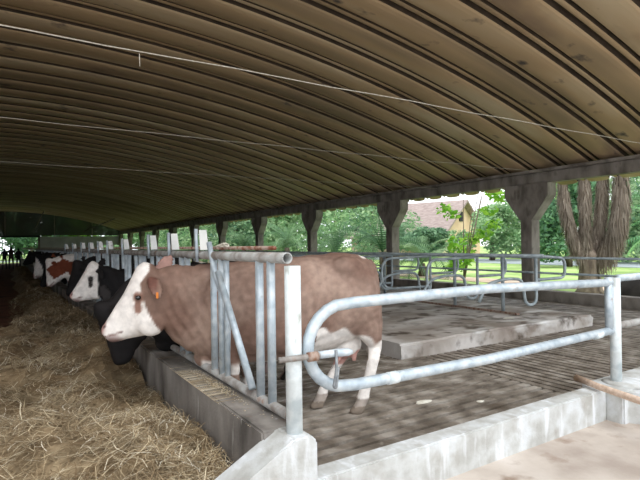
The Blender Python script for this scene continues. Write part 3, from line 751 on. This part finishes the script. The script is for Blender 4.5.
person(.85, 44.2, -.6, 'clothes_a', 'person in dark clothes standing rightmost of the far group', 1.6)

# ---------------- vegetation ----------------
def leafcol(base, t, b2): return srgb(*mixc(base, b2, t))
def foliage(name, blobs, n, size, c1, c2, parent, seed):
    rr = random.Random(seed); bm = bmesh.new(); cl_ = bm.verts.layers.float_color.new('leaf')
    tot = sum(b[3]*b[4]*b[5] for b in blobs)
    for (bx, by, bz, rx, ry, rz_) in blobs:
        k = int(n*rx*ry*rz_/tot)
        for _ in range(k):
            v = Vector((rr.gauss(0, 1), rr.gauss(0, 1), rr.gauss(0, 1))).normalized(); q = rr.random()**.4
            c_ = Vector((bx+v.x*rx*q, by+v.y*ry*q, bz+v.z*rz_*q))
            if c_.z < .05: continue
            L = size*rr.uniform(.6, 1.4)
            a = Vector((rr.gauss(0, 1), rr.gauss(0, 1), rr.gauss(0, .6))).normalized(); b_ = a.cross(Vector((rr.gauss(0, 1), rr.gauss(0, 1), rr.gauss(0, 1)))).normalized()
            col = leafcol(c1, rr.random(), c2)
            vs = [bm.verts.new(c_-a*L*.5), bm.verts.new(c_+b_*L*.26+Vector((0, 0, L*.08))), bm.verts.new(c_+a*L*.5), bm.verts.new(c_-b_*L*.26+Vector((0, 0, L*.08)))]
            for w in vs: w[cl_] = col
            bm.faces.new(vs)
    return link(name, bm, 'leaf', parent)
def tree(name, label, cat, loc, blobs, n, size, c1, c2, seed, trunk=None, group='trees and shrubs on the lawn'):
    t = empty(name, label, cat, loc, 0, group)
    if trunk:
        bm = bmesh.new()
        for pts, r in trunk: tube(bm, pts, r, 8)
        link('trunk', bm, 'bark', t, True)
    foliage('foliage', blobs, n, size, c1, c2, t, seed); return t
def blobset(w, h, z0, n, seed, r=.4):
    rr = random.Random(seed); return [(rr.uniform(-w, w)*.7, rr.uniform(-w, w)*.7, z0+rr.uniform(0, h), w*r*rr.uniform(.8, 1.3), w*r*rr.uniform(.8, 1.3), h*.28*rr.uniform(.8, 1.3)) for _ in range(n)]
G1, G2 = (122, 164, 116), (194, 220, 172); D1, D2 = (92, 132, 102), (152, 186, 150); B1, B2 = (116, 168, 70), (188, 222, 118)  # G pair lightened so the background haze sits in the leaf colour
# pixel-direction positioned trees are real trees standing at real distances
def at(px, dist):     # a point on the ground in the direction seen at column px
    d = (Fv + R2*((px-320)/500)); d = Vector((d.x, d.y)).normalized(); return (d.x*dist, d.y*dist, -.12)
TR = [(235, 48, 4.5, 5.5, .6, D1, D2, 'dark green leafy tree seen left of the fifth pillar'),
      (285, 44, 4, 6, .5, G1, G2, 'mid green bushy tree between third and fourth pillars'),
      (335, 46, 4.5, 6, .6, D1, G2, 'tall bushy tree behind the palms right of the third pillar'),
      (372, 52, 4, 7, .3, G1, G2, 'large green tree far behind the second pillar'),
      (418, 44, 2.2, 2.2, .2, D1, D2, 'rounded dark shrub before the house gable'),
      (492, 44, 3.2, 3.4, .2, G1, G2, 'pale green bushy shrub right of the house'),
      (528, 48, 3.6, 6, .3, G1, B2, 'light green tree behind the big pillar'),
      (568, 34, 2.6, 3.4, .3, D1, G1, 'dark broad-leaved shrub behind the big pillar, to its right'),
      (545, 52, 5, 8, .5, G1, G2, 'tall pale tree rising behind the dark shrub'),
      (625, 48, 5, 5, .3, G1, G2, 'green tree at the right edge beyond the road'),
      (660, 40, 4, 7, .5, D1, G2, 'tall tree beyond the right edge of view'),
      (600, 58, 6, 5.5, .3, G1, G2, 'hazy green tree between the yucca stems')]
for i, (px, dist, w, hh, z0, c1, c2, lab) in enumerate(TR):
    tree('leafy_tree', lab, 'tree', at(px, dist), blobset(w, hh, z0+.8, 9, 50+i), 5200, .34, c1, c2, i,
         [([(0, 0, 0), (.1, 0, hh*.5), (0, .1, hh*.8)], [.25, .18, .08])])
hedges = ['fourth', 'fifth', 'sixth', 'seventh', 'eighth', 'ninth', 'tenth', 'eleventh']
for i, (x, y) in enumerate([(18.5, 31), (18, 39.5), (18.5, 48), (18, 56.5), (18.5, 65), (18, 74), (18.5, 84), (18, 95)]):
    tree('tall_shrub', 'dense tall shrub on the lawn seen through the gap left of the %s pillar' % hedges[i], 'shrub', (x, y, -.12), blobset(4.0, 6.5, .5, 12, 200+i), 6500, .36, [G1, D1][i % 2], [G2, G2][i % 2], 60+i)
# far end
for i, (x, y, w, hh, c1, c2, lab) in enumerate([(-3.5, 78, 6.5, 8, G1, G2, 'green tree outside the far opening, at its left'), (3.0, 77, 4.5, 8, D1, G1, 'dark green tree outside the far opening behind the people'),
                                        (9, 80, 5, 6, B1, B2, 'bright green tree beyond the far white wall'), (15, 74, 5, 8, G1, G2, 'tall green tree at the far corner of the barn')]):
    tree('leafy_tree', lab, 'tree', (x, y, -.12), blobset(w, hh, .6, 12, 90+i), 8000, .5, c1, c2, 30+i, [([(0, 0, 0), (0, 0, hh*.7)], [.25, .12])])
# broad-leaved shrub with thin stems close outside
st_ = []
rr = random.Random(5)
for k in range(7):
    a = rr.uniform(0, 6.28); st_.append(([(0, 0, 0), (.3*math.cos(a), .3*math.sin(a), 1.4), (.8*math.cos(a), .8*math.sin(a), 3.4)], [.03, .02, .008]))
tree('broadleaf_shrub', 'thin-stemmed shrub with bright broad leaves left of the big pillar', 'shrub', (15.2, 13.6, -.12), [(rr.uniform(-1, 1), rr.uniform(-1, 1), rr.uniform(.6, 4.2), .38, .38, .22) for _ in range(22)], 700, .26, (92, 150, 44), (170, 214, 84), 77, st_)
# palms
def frond(bm, cl_, L, yaw_, rise, droop, c_, rr, base=(0, 0, 0), w=.5):
    n = 14; pts = []; p_ = Vector(base); ang = rise
    for k in range(n+1):
        pts.append(p_.copy()); d = Vector((math.cos(yaw_)*math.cos(ang), math.sin(yaw_)*math.cos(ang), math.sin(ang))); p_ = p_ + d*(L/n); ang -= droop/n
    side = Vector((-math.sin(yaw_), math.cos(yaw_), 0))
    for k in range(1, n):
        for m_ in (0, .5):
            q0 = pts[k].lerp(pts[k+1], m_); d = (pts[k+1]-pts[k]).normalized()
            ll = w*math.sin(PI*(k+m_)/n)**.5*rr.uniform(.85, 1.1)
            for s in (1, -1):
                tip = q0 + side*s*ll*.85 + d*ll*.45 + Vector((0, 0, -ll*.30)); wd = d*.028
                vs = [bm.verts.new(q0-wd), bm.verts.new(q0+wd), bm.verts.new(tip)]
                for v in vs: v[cl_] = c_
                bm.faces.new(vs)
    vs0 = []
    for k in range(n):
        vs = [bm.verts.new(pts[k]-side*.02), bm.verts.new(pts[k]+side*.02), bm.verts.new(pts[k+1]+side*.02), bm.verts.new(pts[k+1]-side*.02)]
        for v in vs: v[cl_] = c_
        bm.faces.new(vs)
def palm(label, loc, th_, nf, L, seed, c1=(74, 112, 78), c2=(140, 172, 132), w=.5):
    t = empty('palm', label, 'palm', loc, 0, 'palms outside the barn'); rr = random.Random(seed)
    bm = bmesh.new(); tube(bm, [(0, 0, 0), (.05, 0, th_*.5), (0, 0, th_)], [.22, .18, .16], 10); link('trunk', bm, 'bark', t, True)
    for k in range(nf):
        bm = bmesh.new(); cl_ = bm.verts.layers.float_color.new('leaf')
        frond(bm, cl_, L*rr.uniform(.8, 1.1), 2*PI*k/nf*2.4+rr.uniform(-.2, .2), rr.uniform(.3, 1.4), rr.uniform(1.3, 2.1), leafcol(c1, rr.random(), c2), rr, (0, 0, th_), w)
        link('frond', bm, 'leaf', t)
palm('grey-green palm with arching fronds between second and third pillars', (14.4, 17.6, -.12), 1.2, 26, 3.4, 1)
palm('palm with drooping fronds just right of the third pillar', (14.5, 21.5, -.12), 1.0, 24, 3.4, 2)
palm('palm with spread fronds between third and fourth pillars', (14.6, 27, -.12), 1.4, 24, 3.4, 3)
palm('palm with pale fronds just right of the second pillar', (16.6, 17.4, -.12), .6, 24, 2.7, 4, (96, 136, 92), (170, 196, 150))
palm('low ferny palm at the right edge of the photo past the shaggy trunks', (24, 9.6, -.12), 1.6, 24, 3.2, 5, (92, 146, 104), (160, 204, 150))
palm('palm far off left of the fourth pillar', (14.8, 34, -.12), 1.4, 22, 3.4, 6)
# shaggy multi-stemmed tree
sh = empty('shaggy_tree', 'tree with several thick stems hung with shaggy dead leaves', 'tree', (14.58, 8.26, -.12))
bm = bmesh.new(); tube(bm, [(0, 0, 0), (.0, 0, .15), (0, 0, .7), (0, 0, 1.15), (0, 0, 1.4)], [.46, .34, .28, .24, .10], 14); link('trunk', bm, 'bark', sh, True)
rr = random.Random(9)
sx = Vector((.60, -.80, 0))      # spread of the stems
def sp(l, z, t=0): q = sx*l; return (q.x+t*.8, q.y+t*.6, z)
stems = [[sp(0, .9), sp(-.35, 1.6), sp(-.62, 2.6), sp(-.75, 4.4)], [sp(0, 1.1), sp(-.10, 1.8), sp(-.08, 3.0), sp(-.12, 5.2)],
         [sp(.05, 1.1, .15), sp(.30, 1.9, .3), sp(.42, 3.0, .35), sp(.5, 5.0, .3)], [sp(.1, .9), sp(.62, 1.7, -.1), sp(.82, 2.7, -.1), sp(.86, 4.4)]]
for k, s3 in enumerate(stems):
    bm = bmesh.new(); tube(bm, rnd(s3, .5), .125 if k != 3 else .15, 10); link('stem', bm, 'bark', sh, True)
    bm = bmesh.new(); cl_ = bm.verts.layers.float_color.new('leaf')
    P3 = [Vector(a) for a in rnd(s3, .5)]
    for _ in range(2600):
        j = rr.randrange(len(P3)-1); c_ = P3[j].lerp(P3[j+1], rr.random()); a = rr.uniform(0, 2*PI); r_ = rr.uniform(.10, .155) + (.05 if k == 3 else 0)
        o_ = Vector((math.cos(a)*r_, math.sin(a)*r_, 0)); L = rr.uniform(.2, .5)*(1.5 if k == 3 else 1); q0 = c_+o_; q1 = q0+Vector((o_.x*.35+rr.gauss(0, .03), o_.y*.35+rr.gauss(0, .03), -L))
        sd = Vector((-math.sin(a), math.cos(a), 0))*.014
        vs = [bm.verts.new(q0-sd), bm.verts.new(q0+sd), bm.verts.new(q1+sd*.4), bm.verts.new(q1-sd*.4)]; col = leafcol((120, 106, 92), rr.random(), (186, 174, 160))
        for v in vs: v[cl_] = col
        bm.faces.new(vs)
    o = link('dead_leaf_skirt', bm, 'leaf', sh, kind='stuff')
    bm = bmesh.new(); cl_ = bm.verts.layers.float_color.new('leaf')
    for _ in range(160):
        a = rr.uniform(0, 2*PI); e_ = rr.uniform(-1.2, 1.2); L = rr.uniform(.5, .95); q0 = P3[-1]; d = Vector((math.cos(a)*math.cos(e_), math.sin(a)*math.cos(e_), math.sin(e_))); q1 = q0+d*L*.6; q2 = q1+d*L*.3+Vector((0, 0, -.25*L)); sd = Vector((-math.sin(a), math.cos(a), 0))*.025
        vs = [bm.verts.new(q0-sd), bm.verts.new(q0+sd), bm.verts.new(q1+sd), bm.verts.new(q1-sd)]; v2 = [vs[3], vs[2], bm.verts.new(q2)]; col = leafcol(D1, rr.random(), G2)
        for v in vs+[v2[2]]: v[cl_] = col
        bm.faces.new(vs); bm.faces.new(v2)
    link('leaf_crown', bm, 'leaf', sh)
# drooping foliage under the eave at upper right
tree('weeping_tree', 'tree with hanging thin foliage at the top right below the eave', 'tree', (19.5, 8.0, -.12), [(rr.uniform(-1.2, 1.2), rr.uniform(-1.2, 1.2), rr.uniform(4.6, 5.6), .35, .35, .6) for _ in range(14)], 1800, .2, D1, (120, 140, 120), 99,
     [([(0.4, -1.6, 0), (.2, -1.5, 2.5), (0, -.6, 4.8)], [.14, .1, .05])])
# house
hs = empty('house', 'ochre house with brown gabled roof beyond the shrubs', 'house', (42.2, 45.2, -.12))
hs.rotation_euler = (0, 0, math.radians(18))
bm = bmesh.new(); prof = [(-5, 0), (5, 0), (5, 2.6), (0, 6.0), (-5, 2.6)]
a = [bm.verts.new((x, -6, z)) for x, z in prof]; b = [bm.verts.new((x, 6, z)) for x, z in prof]
bm.faces.new(a); bm.faces.new(b[::-1])
for i in range(5): bm.faces.new((a[i], a[(i+1) % 5], b[(i+1) % 5], b[i]))
link('walls', bm, 'house_wall', hs)
for s in (1, -1):
    bm = bmesh.new(); pr = [(0, 6.35), (0, 6.1), (s*6, 2.05), (s*6, 2.3)]
    a = [bm.verts.new((x, -6.7, z)) for x, z in pr]; b = [bm.verts.new((x, 6.7, z)) for x, z in pr]
    bm.faces.new(a); bm.faces.new(b[::-1])
    for i in range(4): bm.faces.new((a[i], a[(i+1) % 4], b[(i+1) % 4], b[i]))
    link('roof_slope', bm, 'house_roof', hs)
boxo('gable_window', 'dark', -.9, .0, -6.08, -5.95, 3.9, 5.0, parent=hs)
